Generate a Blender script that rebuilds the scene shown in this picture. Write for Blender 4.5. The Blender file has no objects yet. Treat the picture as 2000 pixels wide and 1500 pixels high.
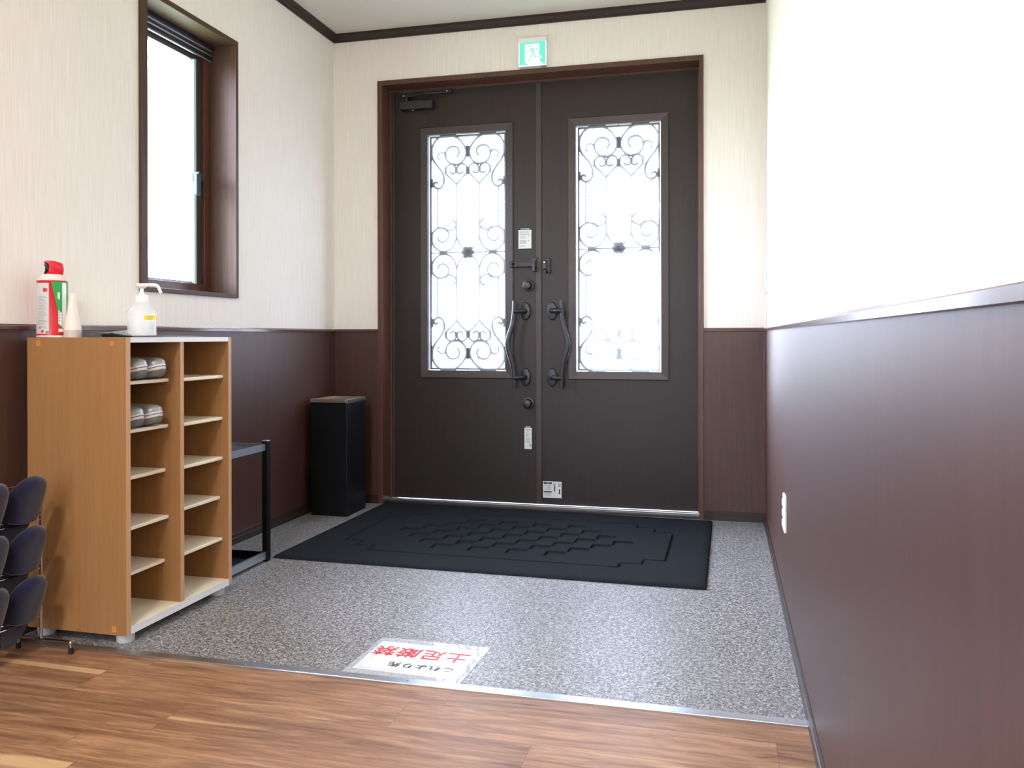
import bpy, bmesh, math, random
from mathutils import Vector, Matrix
random.seed(7)
S = bpy.context.scene
C = S.collection
PI = math.pi

# ------------------------------------------------------------ camera
CX, CY, CZ = 2.19969, -4.49198, 0.96
yaw, pit, rol = 0.24671, -0.00278, -0.00163
fw = Vector((-math.sin(yaw)*math.cos(pit), math.cos(yaw)*math.cos(pit), math.sin(pit)))
rr = Vector((math.cos(yaw), math.sin(yaw), 0)); up = rr.cross(fw)
R = rr*math.cos(rol)+up*math.sin(rol); U = -rr*math.sin(rol)+up*math.cos(rol)
cam = bpy.data.cameras.new('camera'); co = bpy.data.objects.new('camera', cam); C.objects.link(co)
co.matrix_world = Matrix(((R.x, U.x, -fw.x, CX), (R.y, U.y, -fw.y, CY), (R.z, U.z, -fw.z, CZ), (0, 0, 0, 1)))
cam.sensor_width = 36; cam.lens = 1636.78/2000*36; cam.shift_y = -(750-661.01)/2000
cam.clip_start = .05
S.camera = co
S.view_settings.view_transform = 'Standard'; S.view_settings.look = 'None'
S.view_settings.exposure = 1.05; S.view_settings.gamma = 1; S.view_settings.use_curve_mapping = False
S.cycles.max_bounces = 10; S.cycles.diffuse_bounces = 6; S.cycles.transparent_max_bounces = 12
S.cycles.use_denoising = True
S.cycles.sample_clamp_indirect = 6

# ------------------------------------------------------------ world: overcast white sky, green garden below to the west
w = bpy.data.worlds.new('world'); S.world = w; w.use_nodes = True
nt = w.node_tree; nt.nodes.clear()
def N(nt, typ, **kw):
    n = nt.nodes.new(typ)
    for k, v in kw.items():
        if k.startswith('i_'): n.inputs[k[2:].replace('_', ' ')].default_value = v
        else: setattr(n, k, v)
    return n
tc = N(nt, 'ShaderNodeTexCoord'); sep = N(nt, 'ShaderNodeSeparateXYZ'); nt.links.new(tc.outputs['Generated'], sep.inputs[0])
def ramp(nt, fac, stops):
    r = nt.nodes.new('ShaderNodeValToRGB'); nt.links.new(fac, r.inputs[0])
    e = r.color_ramp.elements
    while len(e) > 1: e.remove(e[0])
    e[0].position = stops[0][0]; e[0].color = (*stops[0][1], 1)
    for p, c in stops[1:]:
        x = e.new(p); x.color = (*c, 1)
    return r.outputs[0]
WORLD = 48.0
mz = N(nt, 'ShaderNodeMapRange'); mz.inputs['From Min'].default_value = -1; nt.links.new(sep.outputs['Z'], mz.inputs['Value'])
skyc = ramp(nt, mz.outputs[0], [(0, (.36, .40, .44)), (.40, (.44, .49, .54)), (.485, (.56, .62, .68)), (.51, (.77, .875, 1.12)), (1, (.77, .875, 1.12))])
grn = ramp(nt, mz.outputs[0], [(0, (.16, .32, .10)), (.12, (.16, .32, .10)), (.2, (.14, .17, .15)), (.46, (.22, .26, .23)), (.495, (.5, .62, .5)), (.51, (.77, .875, 1.12)), (1, (.77, .875, 1.12))])
mx = N(nt, 'ShaderNodeMapRange'); mx.inputs['From Min'].default_value = -.3; mx.inputs['From Max'].default_value = -.6
nt.links.new(sep.outputs['X'], mx.inputs['Value'])
mix = N(nt, 'ShaderNodeMix', data_type='RGBA'); nt.links.new(mx.outputs[0], mix.inputs['Factor'])
nt.links.new(skyc, mix.inputs['A']); nt.links.new(grn, mix.inputs['B'])
bg = N(nt, 'ShaderNodeBackground'); nt.links.new(mix.outputs['Result'], bg.inputs['Color'])
NORTH, SOUTH = 5.2, 5.0      # porch side and hall side are less bright than the open west side
def rng(sock, a, b, c, d):
    m = N(nt, 'ShaderNodeMapRange'); nt.links.new(sock, m.inputs['Value'])
    for k, v in (('From Min', a), ('From Max', b), ('To Min', c), ('To Max', d)): m.inputs[k].default_value = v
    return m.outputs[0]
ns = rng(sep.outputs['Y'], -.15, .15, SOUTH, NORTH); ww = rng(sep.outputs['X'], -.35, -.65, 0, 1)
mm = N(nt, 'ShaderNodeMix', data_type='FLOAT'); nt.links.new(ww, mm.inputs['Factor']); nt.links.new(ns, mm.inputs['A']); wm_ = N(nt, 'ShaderNodeMath', operation='MULTIPLY'); nt.links.new(rng(sep.outputs['Y'], -.5, -.1, WORLD*.6, WORLD), wm_.inputs[0])
nt.links.new(rng(sep.outputs['Y'], .25, .6, 1, .95), wm_.inputs[1]); nt.links.new(wm_.outputs[0], mm.inputs['B'])
nt.links.new(mm.outputs[0], bg.inputs['Strength'])
out = N(nt, 'ShaderNodeOutputWorld'); nt.links.new(bg.outputs[0], out.inputs[0])

def area(name, loc, rot, sx, sy, power, color=(1, 1, 1), portal=False):
    l = bpy.data.lights.new(name, 'AREA'); l.shape = 'RECTANGLE'; l.size = sx; l.size_y = sy; l.energy = power; l.color = color
    o = bpy.data.objects.new(name, l); C.objects.link(o); o.location = loc; o.rotation_euler = rot
    l.cycles.is_portal = portal
    return o
# daylight portals at the window and the two door lights (they only guide sampling of the sky)
area('window_portal', (-.175, -1.34, 1.735), (0, -PI/2, 0), 1.06, .50, 1, portal=True)
area('door_portal', (.768, .168, 1.44), (-PI/2, 0, 0), .47, 1.37, 1, portal=True)
area('door_portal', (1.638, .168, 1.44), (-PI/2, 0, 0), .47, 1.37, 1, portal=True)
area('rear_portal', (1.2, -7.62, 1.3), (PI/2, 0, 0), 1.9, 1.9, 1, portal=True)

# ------------------------------------------------------------ mesh helpers
def bx(bm, x0, x1, y0, y1, z0, z1, bev=0, seg=2):
    b = bmesh.new()
    vs = [b.verts.new(p) for p in ((x0,y0,z0),(x1,y0,z0),(x1,y1,z0),(x0,y1,z0),(x0,y0,z1),(x1,y0,z1),(x1,y1,z1),(x0,y1,z1))]
    for f in ((3,2,1,0),(4,5,6,7),(0,1,5,4),(1,2,6,5),(2,3,7,6),(3,0,4,7)): b.faces.new([vs[i] for i in f])
    if bev: bmesh.ops.bevel(b, geom=b.edges[:], offset=bev, segments=seg, affect='EDGES', profile=.5)
    merge(bm, b); return bm
def merge(bm, b, M=None):
    if M is not None: b.transform(M)
    me = bpy.data.meshes.new('tmp'); b.to_mesh(me); b.free(); bm.from_mesh(me); bpy.data.meshes.remove(me)
def box(*a, **k): return bx(bmesh.new(), *a, **k)
def cyl(bm, p0, p1, r0, r1=None, seg=24, caps=True, bev=0):
    if r1 is None: r1 = r0
    p0, p1 = Vector(p0), Vector(p1); d = p1-p0
    b = bmesh.new(); bmesh.ops.create_cone(b, cap_ends=caps, segments=seg, radius1=r0, radius2=r1, depth=d.length)
    if bev:
        ed = [e for e in b.edges if len(e.link_faces) == 2 and any(len(f.verts) > 4 for f in e.link_faces)]
        bmesh.ops.bevel(b, geom=ed, offset=bev, segments=2, affect='EDGES', profile=.5)
    q = d.to_track_quat('Z', 'Y')
    merge(bm, b, Matrix.Translation((p0+p1)/2) @ q.to_matrix().to_4x4()); return bm
def lathe(bm, prof, c=(0,0,0), seg=40):
    vs = []
    for r, z in prof:
        if r < 1e-6: vs.append([bm.verts.new((c[0], c[1], c[2]+z))])
        else: vs.append([bm.verts.new((c[0]+r*math.cos(2*PI*i/seg), c[1]+r*math.sin(2*PI*i/seg), c[2]+z)) for i in range(seg)])
    for a, b in zip(vs, vs[1:]):
        for i in range(seg):
            j = (i+1) % seg
            if len(a) == 1 and len(b) == 1: continue
            if len(a) == 1: bm.faces.new((a[0], b[j], b[i])) if False else bm.faces.new((a[0], b[i], b[j]))
            elif len(b) == 1: bm.faces.new((a[i], a[j], b[0]))
            else: bm.faces.new((a[i], a[j], b[j], b[i]))
    return bm
def catmull(pts, n=8, closed=False):
    P = [Vector(p) for p in pts]; o = []
    if closed: Q = [P[-1]]+P+[P[0], P[1]]
    else: Q = [P[0]*2-P[1]]+P+[P[-1]*2-P[-2]]
    for i in range(1, len(Q)-2):
        a, b, c, d = Q[i-1:i+3]
        for k in range(n):
            t = k/n
            o.append(.5*((2*b)+(c-a)*t+(2*a-5*b+4*c-d)*t*t+(3*b-a-3*c+d)*t**3))
    if not closed: o.append(Q[-2])
    return o
def tube(bm, pts, r, seg=10, closed=False, rads=None, flat=1.0, nrm=None):
    P = [Vector(p) for p in pts]; n = len(P); rings = []
    prev = Vector(nrm) if nrm else None
    for i in range(n):
        if closed: t = P[(i+1) % n]-P[i-1]
        else: t = P[min(i+1, n-1)]-P[max(i-1, 0)]
        t.normalize()
        if prev is None:
            prev = Vector((0, 0, 1)) if abs(t.z) < .9 else Vector((1, 0, 0))
        a = prev-t*prev.dot(t)
        if a.length < 1e-5: a = Vector((0, 1, 0))-t*t.y
        a.normalize(); b = t.cross(a)
        if not nrm: prev = a
        ra = rads[i] if rads else r
        rings.append([bm.verts.new(P[i]+a*(ra*flat*math.cos(2*PI*k/seg))+b*(ra*math.sin(2*PI*k/seg))) for k in range(seg)])
    for i in range(n if closed else n-1):
        A, B = rings[i], rings[(i+1) % n]
        for k in range(seg): bm.faces.new((A[k], A[(k+1) % seg], B[(k+1) % seg], B[k]))
    if not closed:
        bm.faces.new(rings[0][::-1]); bm.faces.new(rings[-1])
    return bm
def poly(bm, pts, depth):
    """prism from a list of 3D points, extruded by vector depth"""
    a = [bm.verts.new(p) for p in pts]; b = [bm.verts.new(Vector(p)+Vector(depth)) for p in pts]
    n = len(pts)
    bm.faces.new(a[::-1]); bm.faces.new(b)
    for i in range(n): bm.faces.new((a[i], a[(i+1) % n], b[(i+1) % n], b[i]))
    return bm
def frame(bm, plane, a0, a1, b0, b1, w, d0, d1, bev=0, wb=None):
    """rectangular ring. plane 'y': a=x b=z depth y; plane 'x': a=y b=z depth x; plane 'z': a=x b=y depth z"""
    wb = w if wb is None else wb
    def q(A0, A1, B0, B1):
        lo, hi = min(d0, d1), max(d0, d1)
        if plane == 'y': bx(bm, A0, A1, lo, hi, B0, B1, bev)
        elif plane == 'x': bx(bm, lo, hi, A0, A1, B0, B1, bev)
        else: bx(bm, A0, A1, B0, B1, lo, hi, bev)
    q(a0, a0+w, b0, b1); q(a1-w, a1, b0, b1); q(a0+w, a1-w, b0, b0+wb); q(a0+w, a1-w, b1-wb, b1)
    return bm
def mitre(bm, a0, a1, b0, b1, w, y0, y1, yi=None):
    """mitred moulding ring in an x-z plane, from y1 (back) to y0 (front face), inner edge front at yi"""
    yi = y0 if yi is None else yi
    o = [(a0, b0), (a1, b0), (a1, b1), (a0, b1)]; i = [(a0+w, b0+w), (a1-w, b0+w), (a1-w, b1-w), (a0+w, b1-w)]
    ve = .004; m = [(a0+ve, b0+ve), (a1-ve, b0+ve), (a1-ve, b1-ve), (a0+ve, b1-ve)]
    L = [[bm.verts.new((p[0], y, p[1])) for p in ring] for ring, y in ((o, y1), (o, y0+.003), (m, y0), (i, yi), (i, y1))]
    for A, B in zip(L, L[1:]+L[:1]):
        for k in range(4): bm.faces.new((A[k], A[(k+1) % 4], B[(k+1) % 4], B[k]))
    return bm
def obj(name, bm, m, parent=None, smooth=False, ang=40):
    off = Vector((0, 0, 0)); p = parent
    while p is not None: off += p.location; p = p.parent
    bmesh.ops.recalc_face_normals(bm, faces=bm.faces[:])
    if off.length: bmesh.ops.translate(bm, verts=bm.verts[:], vec=-off)
    me = bpy.data.meshes.new(name); bm.to_mesh(me); bm.free()
    me.materials.append(m)
    if smooth:
        me.shade_smooth()
        try: me.set_sharp_from_angle(angle=math.radians(ang))
        except Exception: pass
    o = bpy.data.objects.new(name, me); C.objects.link(o)
    if parent: o.parent = parent
    return o
def struct(name, bm, m, **k):
    o = obj(name, bm, m, **k); o['kind'] = 'structure'; return o
def thing(name, label, cat, loc, group=None, rot=(0, 0, 0)):
    o = bpy.data.objects.new(name, None); C.objects.link(o); o.location = loc; o.rotation_euler = rot
    o.empty_display_size = .05
    o['label'] = label; o['category'] = cat
    if group: o['group'] = group
    return o
def tag(o, label, cat, group=None):
    o['label'] = label; o['category'] = cat
    if group: o['group'] = group
    return o
def dup(root, loc, label, rot=None, group=None):
    r = root.copy(); C.objects.link(r); r.location = loc; r['label'] = label
    if rot is not None: r.rotation_euler = rot
    if group: r['group'] = group
    for ch in list(root.children):
        c = ch.copy(); C.objects.link(c); c.parent = r
        for g in list(ch.children):
            d = g.copy(); C.objects.link(d); d.parent = c
    return r

# ------------------------------------------------------------ materials
def srgb(r, g, b):
    f = lambda c: (c/255/12.92) if c/255 <= .04045 else ((c/255+.055)/1.055)**2.4
    return (f(r), f(g), f(b))
def mat(name, col, rough=.5, metal=0, spec=.5, coat=0, coat_rough=.1, trans=0, ior=1.45, emit=None, estr=0, sheen=0):
    m = bpy.data.materials.new(name); m.use_nodes = True
    p = m.node_tree.nodes['Principled BSDF']
    p.inputs['Base Color'].default_value = (*col, 1); p.inputs['Roughness'].default_value = rough
    p.inputs['Metallic'].default_value = metal; p.inputs['Specular IOR Level'].default_value = spec
    p.inputs['Coat Weight'].default_value = coat; p.inputs['Coat Roughness'].default_value = coat_rough
    p.inputs['Transmission Weight'].default_value = trans; p.inputs['IOR'].default_value = ior
    p.inputs['Sheen Weight'].default_value = sheen
    if emit: p.inputs['Emission Color'].default_value = (*emit, 1); p.inputs['Emission Strength'].default_value = estr
    return m
def noise(m, scale=(1, 1, 1), s=5, detail=3, rough=.5, dist=0, coord='Object'):
    nt = m.node_tree
    t = N(nt, 'ShaderNodeTexCoord'); mp = N(nt, 'ShaderNodeMapping'); mp.inputs['Scale'].default_value = scale
    nt.links.new(t.outputs[coord], mp.inputs[0])
    n = N(nt, 'ShaderNodeTexNoise'); n.inputs['Scale'].default_value = s; n.inputs['Detail'].default_value = detail
    n.inputs['Roughness'].default_value = rough; n.inputs['Distortion'].default_value = dist
    nt.links.new(mp.outputs[0], n.inputs['Vector']); return n.outputs['Fac']
def color(m, sock): m.node_tree.links.new(sock, m.node_tree.nodes['Principled BSDF'].inputs['Base Color'])
def bump(m, sock, strength=.2, dist=.001):
    nt = m.node_tree; b = N(nt, 'ShaderNodeBump'); b.inputs['Strength'].default_value = strength; b.inputs['Distance'].default_value = dist
    nt.links.new(sock, b.inputs['Height']); nt.links.new(b.outputs[0], nt.nodes['Principled BSDF'].inputs['Normal'])
def mixc(m, fac, a, b, mode='MIX'):
    nt = m.node_tree; x = N(nt, 'ShaderNodeMix', data_type='RGBA', blend_type=mode)
    for s, v in (('Factor', fac), ('A', a), ('B', b)):
        if isinstance(v, tuple): x.inputs[s].default_value = (*v, 1)
        elif isinstance(v, (int, float)): x.inputs[s].default_value = v
        else: nt.links.new(v, x.inputs[s])
    return x.outputs['Result']
def mth(m, op, a, b=0, c=0):
    nt = m.node_tree; x = N(nt, 'ShaderNodeMath', operation=op)
    for i, v in enumerate((a, b, c)):
        if isinstance(v, (int, float)): x.inputs[i].default_value = v
        else: nt.links.new(v, x.inputs[i])
    return x.outputs[0]

def wood_mat(name, dark, light, gscale, rough=.4, coat=.0, cr=.2, spec=.5, s=4):
    m = mat(name, dark, rough, coat=coat, coat_rough=cr, spec=spec)
    a = noise(m, gscale, s, 6, .65, .6)
    col = ramp(m.node_tree, a, [(.3, dark), (.7, light)]); color(m, col); bump(m, a, .05, .0005)
    return m
# wallpaper: fine vertical thread
wallpaper = mat('wallpaper', srgb(222, 213, 198), .75, spec=.25)
a = noise(wallpaper, (1, 1, .012), 420, 2, .6); b = noise(wallpaper, (1, 1, .05), 90, 3, .6)
ab = mth(wallpaper, 'ADD', mth(wallpaper, 'MULTIPLY', a, .8), mth(wallpaper, 'MULTIPLY', b, .2))
color(wallpaper, ramp(wallpaper.node_tree, ab, [(.38, srgb(230, 223, 213)), (.62, srgb(241, 236, 229))])); bump(wallpaper, a, .25, .0006)
ceilm = mat('ceiling_paper', srgb(214, 210, 199), .85, spec=.2); bump(ceilm, noise(ceilm, s=180), .15, .0006)
dado = wood_mat('dado_walnut', srgb(64, 38, 31), srgb(76, 48, 39), (26, 26, .9), .47, spec=.68, s=3)
trimw = wood_mat('trim_walnut', srgb(72, 45, 34), srgb(98, 66, 51), (30, 30, 1.2), .38, s=3)
railm = wood_mat('rail_walnut', srgb(78, 48, 40), srgb(96, 62, 52), (3, 3, 30), .24, coat=.8, cr=.12, s=3)
basem = mat('baseboard_brown', srgb(50, 35, 30), .35)
crownm = wood_mat('crown_brown', srgb(38, 28, 24), srgb(54, 40, 34), (2, 2, 30), .55, s=3)
doorm = wood_mat('door_brown', srgb(37, 30, 27), srgb(45, 37, 33), (40, 8, 1.0), .42, spec=.45, s=2.5)
doortrim = mat('door_moulding', srgb(62, 52, 48), .38)
black = mat('black_metal', srgb(34, 35, 40), .38, metal=.0, spec=.6)
blackp = mat('black_paint', srgb(10, 11, 15), .45, spec=.35)
iron = mat('iron', srgb(70, 76, 84), .55)
steel = mat('steel', srgb(190, 190, 192), .25, metal=1)
steelb = mat('brushed_steel', srgb(200, 192, 180), .32, metal=1)
alum = mat('aluminium', srgb(196, 198, 202), .32, metal=1)
alumgrey = mat('grey_aluminium', srgb(200, 208, 218), .42, metal=1)
chrome = mat('chrome', srgb(190, 185, 182), .12, metal=1)
rubber = mat('rubber', srgb(16, 16, 16), .7)
white = mat('white_plastic', srgb(236, 236, 232), .35)
cream = mat('cream_plastic', srgb(232, 218, 208), .4)
greige = mat('grey_plastic', srgb(190, 178, 172), .4)
paper = mat('paper', srgb(240, 240, 236), .28, coat=.6, coat_rough=.12)
stick = mat('sticker_white', srgb(214, 216, 212), .5)
stickg = mat('sticker_grey', srgb(150, 152, 150), .6)
stickd = mat('sticker_dark', srgb(30, 30, 34), .6)
redink = mat('red_ink', srgb(214, 30, 48), .4)
blackink = mat('black_ink', srgb(20, 20, 24), .4)
# rack woods
oak = mat('oak_laminate', srgb(168, 120, 70), .42)
a = noise(oak, (30, 30, 1.0), 3, 5, .6, .3); color(oak, ramp(oak.node_tree, a, [(.3, srgb(144, 103, 62)), (.7, srgb(156, 114, 71))]))
oakedge = mat('oak_edge', srgb(198, 152, 112), .45)
maple = mat('maple_shelf', srgb(226, 210, 178), .38)
a = noise(maple, (14, 2, 14), 3, 4, .6, .3); color(maple, ramp(maple.node_tree, a, [(.3, srgb(238, 225, 198)), (.7, srgb(247, 238, 218))]))
whiteedge = mat('white_edge', srgb(232, 232, 232), .3)
footm = mat('foot_plastic', srgb(190, 192, 190), .45)
tapes = mat('orange_tape', srgb(192, 126, 62), .5)
# floor tile: mottled vinyl
tile = mat('mottled_vinyl', (.25, .25, .26), .40, spec=.8)
a = noise(tile, s=120, detail=3, rough=.6, dist=1.2); b = noise(tile, s=260, detail=2, rough=.5, dist=.5)
ab = mth(tile, 'ADD', mth(tile, 'MULTIPLY', a, .7), mth(tile, 'MULTIPLY', b, .3))
color(tile, ramp(tile.node_tree, ab, [(.40, srgb(66, 65, 69)), (.47, srgb(104, 103, 105)), (.53, srgb(146, 144, 143)), (.60, srgb(192, 189, 186))])); bump(tile, b, .12, .0004)
# wood floor planks running along x
plank = mat('plank_floor', (.3, .2, .12), .44, spec=.5)
nt = plank.node_tree
t = N(nt, 'ShaderNodeTexCoord'); sp = N(nt, 'ShaderNodeSeparateXYZ'); nt.links.new(t.outputs['Object'], sp.inputs[0])
X_, Y_ = sp.outputs['X'], sp.outputs['Y']
row = mth(plank, 'FLOOR', mth(plank, 'DIVIDE', mth(plank, 'ADD', Y_, 12.0), .152))
wn = N(nt, 'ShaderNodeTexWhiteNoise', noise_dimensions='1D'); nt.links.new(row, wn.inputs['W'])
xo = mth(plank, 'ADD', mth(plank, 'DIVIDE', X_, .92), mth(plank, 'MULTIPLY', wn.outputs['Value'], 3.7))
pid = mth(plank, 'ADD', mth(plank, 'FLOOR', xo), mth(plank, 'MULTIPLY', row, 17.3))
wn2 = N(nt, 'ShaderNodeTexWhiteNoise', noise_dimensions='1D'); nt.links.new(pid, wn2.inputs['W'])
cb = N(nt, 'ShaderNodeCombineXYZ'); nt.links.new(mth(plank, 'MULTIPLY', X_, 1.0), cb.inputs[0]); nt.links.new(mth(plank, 'MULTIPLY', Y_, 9), cb.inputs[1]); nt.links.new(mth(plank, 'MULTIPLY', pid, 3.17), cb.inputs[2])
def pn(s, detail, dist, rough=.6, sc=(1, 1, 1)):
    mp = N(nt, 'ShaderNodeMapping'); mp.inputs['Scale'].default_value = sc; nt.links.new(cb.outputs[0], mp.inputs[0])
    n = N(nt, 'ShaderNodeTexNoise'); n.inputs['Scale'].default_value = s; n.inputs['Detail'].default_value = detail
    n.inputs['Distortion'].default_value = dist; n.inputs['Roughness'].default_value = rough
    nt.links.new(mp.outputs[0], n.inputs['Vector']); return n.outputs['Fac']
g1 = pn(2.2, 6, 1.6); g2 = pn(9, 5, .4, .7); g3 = pn(1.1, 2, .3, .5, (.55, 1, 1)); g4 = pn(3.0, 3, .8, .6, (1.2, .7, 1))
base = ramp(nt, g1, [(.26, srgb(116, 80, 58)), (.46, srgb(152, 112, 82)), (.62, srgb(174, 134, 102)), (.8, srgb(192, 154, 120))])
fine = ramp(nt, g2, [(.3, (.66, .63, .61)), (.65, (1.06, 1.05, 1.04))])
c1 = mixc(plank, 1.0, base, fine, 'MULTIPLY')
tint = ramp(nt, wn2.outputs['Value'], [(0, (.86, .85, .85)), (.5, (.97, .96, .96)), (1, (1.07, 1.06, 1.05))])
c2 = mixc(plank, 1.0, c1, tint, 'MULTIPLY')
sap = ramp(nt, g3, [(.63, (0, 0, 0)), (.68, (1, 1, 1))])
c3 = mixc(plank, mth(plank, 'MULTIPLY', sap, .6), c2, srgb(222, 184, 140))
knot = ramp(nt, g4, [(.27, (1, 1, 1)), (.34, (0, 0, 0))])
c4 = mixc(plank, mth(plank, 'MULTIPLY', knot, .75), c3, srgb(70, 44, 32))
fy = mth(plank, 'FRACT', mth(plank, 'DIVIDE', mth(plank, 'ADD', Y_, 12.0), .152)); fx = mth(plank, 'FRACT', xo)
seam = mth(plank, 'MAXIMUM', mth(plank, 'LESS_THAN', fy, .012), mth(plank, 'LESS_THAN', fx, .002))
c5 = mixc(plank, mth(plank, 'MULTIPLY', seam, .45), c4, srgb(84, 56, 40)); color(plank, c5)
bump(plank, g2, .06, .0005)
# mat carpet
matm = mat('mat_pile', srgb(60, 64, 68), .95, spec=.08, sheen=.0)
a = noise(matm, s=700, detail=2); color(matm, ramp(matm.node_tree, a, [(.3, srgb(26, 29, 32)), (.7, srgb(48, 52, 56))])); bump(matm, a, .8, .003)
navy = mat('navy_cloth', srgb(38, 38, 74), .85, spec=.15, sheen=.4)
a = noise(navy, s=900, detail=1); bump(navy, a, .4, .0008); color(navy, ramp(navy.node_tree, a, [(.3, srgb(20, 20, 40)), (.7, srgb(30, 30, 56))]))
silver = mat('silver_vinyl', srgb(150, 150, 148), .32, metal=.35)
soleg = mat('grey_sole', srgb(112, 112, 110), .4)
foxing = mat('white_band', srgb(226, 222, 210), .45)
purple = mat('blue_line', srgb(74, 66, 160), .5)
darkin = mat('dark_lining', srgb(60, 60, 62), .8)
redp = mat('red_plastic', srgb(206, 24, 52), .3); redl = mat('red_label', srgb(196, 34, 44), .35); greenl = mat('green_label', srgb(40, 160, 82), .4)
greyl = mat('grey_label', srgb(196, 194, 192), .45); bluel = mat('pale_blue', srgb(150, 180, 226), .5); yell = mat('yellow_label', srgb(250, 226, 30), .5); pinkl = mat('pink_print', srgb(228, 130, 140), .5)
orange = mat('orange_dot', srgb(220, 120, 70), .5)
def glass_mat(name, veil, tintc=(1, 1, 1), gl=.06):
    m = bpy.data.materials.new(name); m.use_nodes = True; nt = m.node_tree; nt.nodes.clear()
    tr = N(nt, 'ShaderNodeBsdfTransparent'); tr.inputs[0].default_value = (*tintc, 1)
    tl = N(nt, 'ShaderNodeBsdfTranslucent'); tl.inputs[0].default_value = (.95, .97, 1, 1)
    g = N(nt, 'ShaderNodeBsdfGlossy'); g.inputs['Roughness'].default_value = .03
    m1 = N(nt, 'ShaderNodeMixShader'); m1.inputs[0].default_value = veil; nt.links.new(tr.outputs[0], m1.inputs[1]); nt.links.new(tl.outputs[0], m1.inputs[2])
    m2 = N(nt, 'ShaderNodeMixShader'); m2.inputs[0].default_value = gl; nt.links.new(m1.outputs[0], m2.inputs[1]); nt.links.new(g.outputs[0], m2.inputs[2])
    o = N(nt, 'ShaderNodeOutputMaterial'); nt.links.new(m2.outputs[0], o.inputs[0]); return m
doorglass = glass_mat('door_glass', .035)  # haze mixed into the glass imitates bloom over the ironwork
winglass = glass_mat('window_glass', .0)
clearf = glass_mat('clear_film', .35, gl=.16)
tapef = glass_mat('clear_tape', .0, (1, 1, 1), .05)
_n = tapef.node_tree
df = N(_n, 'ShaderNodeBsdfDiffuse'); df.inputs[0].default_value = (.85, .88, .92, 1)
for l in list(_n.links):
    if l.to_node.type == 'MIX_SHADER' and l.from_node.type == 'BSDF_TRANSLUCENT': _n.links.remove(l)
for n in _n.nodes:
    if n.type == 'MIX_SHADER' and not n.inputs[2].is_linked: _n.links.new(df.outputs[0], n.inputs[2]); n.inputs[0].default_value = .26

# ------------------------------------------------------------ room shell
W = 2.414; ZC = 2.712; YB = -7.6; T = .17
ys = -2.331
struct('floor_tile', box(-T, W+T, ys+.03, .6, -.06, 0), tile)
fl = struct('floor_wood', box(-T, W+T, YB-T, ys+.002, -.06, 0), plank)
edge = struct('trim_1', bx(bmesh.new(), 0.0, W, ys, ys+.034, -.01, .0055, .002), alum)
for i in range(5): obj('screw', cyl(bmesh.new(), (.35+i*.5, ys+.017, .005), (.35+i*.5, ys+.017, .0065), .0035, seg=12), steel, edge)
struct('ceiling', box(-T, W+T, YB-T, T, ZC, ZC+.1), ceilm)
# left wall with window opening
wy0, wy1, wz0, wz1 = -1.672, -1.03, 1.14, 2.325
b = bmesh.new()
bx(b, -T, 0, YB, wy0, 0, ZC); bx(b, -T, 0, wy1, T, 0, ZC); bx(b, -T, 0, wy0, wy1, 0, wz0); bx(b, -T, 0, wy0, wy1, wz1, ZC)
wl = struct('wall_left', b, wallpaper)
wr = struct('wall_right', box(W, W+T, YB, T, 0, ZC), wallpaper)
dx0, dx1, dz1 = .276, 2.102, 2.425   # casing outer
b = bmesh.new()
bx(b, 0, dx0+.015, 0, T, 0, ZC); bx(b, dx1-.015, W, 0, T, 0, ZC); bx(b, dx0+.015, dx1-.015, 0, T, dz1-.012, ZC)
wb = struct('wall_back', b, wallpaper)
# rear wall behind the camera, its large window added to let in fill light
b = bmesh.new()
bx(b, -T, .25, YB-T, YB, 0, ZC); bx(b, 2.15, W+T, YB-T, YB, 0, ZC); bx(b, .25, 2.15, YB-T, YB, 0, .35); bx(b, .25, 2.15, YB-T, YB, 2.25, ZC)
wre = struct('wall_rear', b, wallpaper)
win2 = struct('fill_window', frame(bmesh.new(), 'y', .25, 2.15, .35, 2.25, .05, YB-.1, YB-.05), trimw)
obj('glass_pane', box(.3, 2.1, YB-.082, YB-.076, .4, 2.2), winglass, win2)
# wainscot panels, rails
RZ0, RZ1 = .983, 1.0015
wsc = obj('wainscot_panel', box(0, .006, YB, -.006, 0, RZ0), dado, wl)
obj('wainscot_panel', box(W-.006, W, YB, -.006, 0, RZ0), dado, wr)
wp = bmesh.new(); bx(wp, 0.0, dx0-.001, -.006, 0, 0, RZ0); bx(wp, dx1+.001, W, -.006, 0, 0, RZ0)
obj('wainscot_panel', wp, dado, wb)
def rail_prof(o):  # (offset from wall, z)
    return [(0, RZ0-.001), (o, RZ0+.001), (o+.001, RZ1-.006), (o-.004, RZ1-.0035), (o-.005, RZ1), (0, RZ1)]
b = bmesh.new(); poly(b, [(p[0], YB, p[1]) for p in rail_prof(.014)], (0, -YB, 0)); obj('chair_rail', b, railm, wl)
b = bmesh.new(); poly(b, [(W-p[0], YB, p[1]) for p in rail_prof(.014)], (0, -YB, 0)); obj('chair_rail', b, railm, wr)
b = bmesh.new(); poly(b, [(0, -p[0], p[1]) for p in rail_prof(.014)], (dx0-.001, 0, 0)); poly(b, [(dx1+.001, -p[0], p[1]) for p in rail_prof(.014)], (W-dx1-.001, 0, 0)); obj('chair_rail', b, railm, wb)
obj('corner_strip', box(W-.012, W-.005, -.013, -.005, .045, RZ0), railm, wb)
bp = [(0, 0), (.014, 0), (.014, .028), (.012, .030), (.0105, .031), (.0105, .047), (.0085, .050), (0, .050)]
b = bmesh.new(); poly(b, [(.0+p[0], YB, p[1]) for p in bp], (0, -YB, 0)); struct('baseboard_left', b, basem)
b = bmesh.new(); poly(b, [(W-p[0], YB, p[1]) for p in bp], (0, -YB, 0)); struct('baseboard_right', b, basem)
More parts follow.
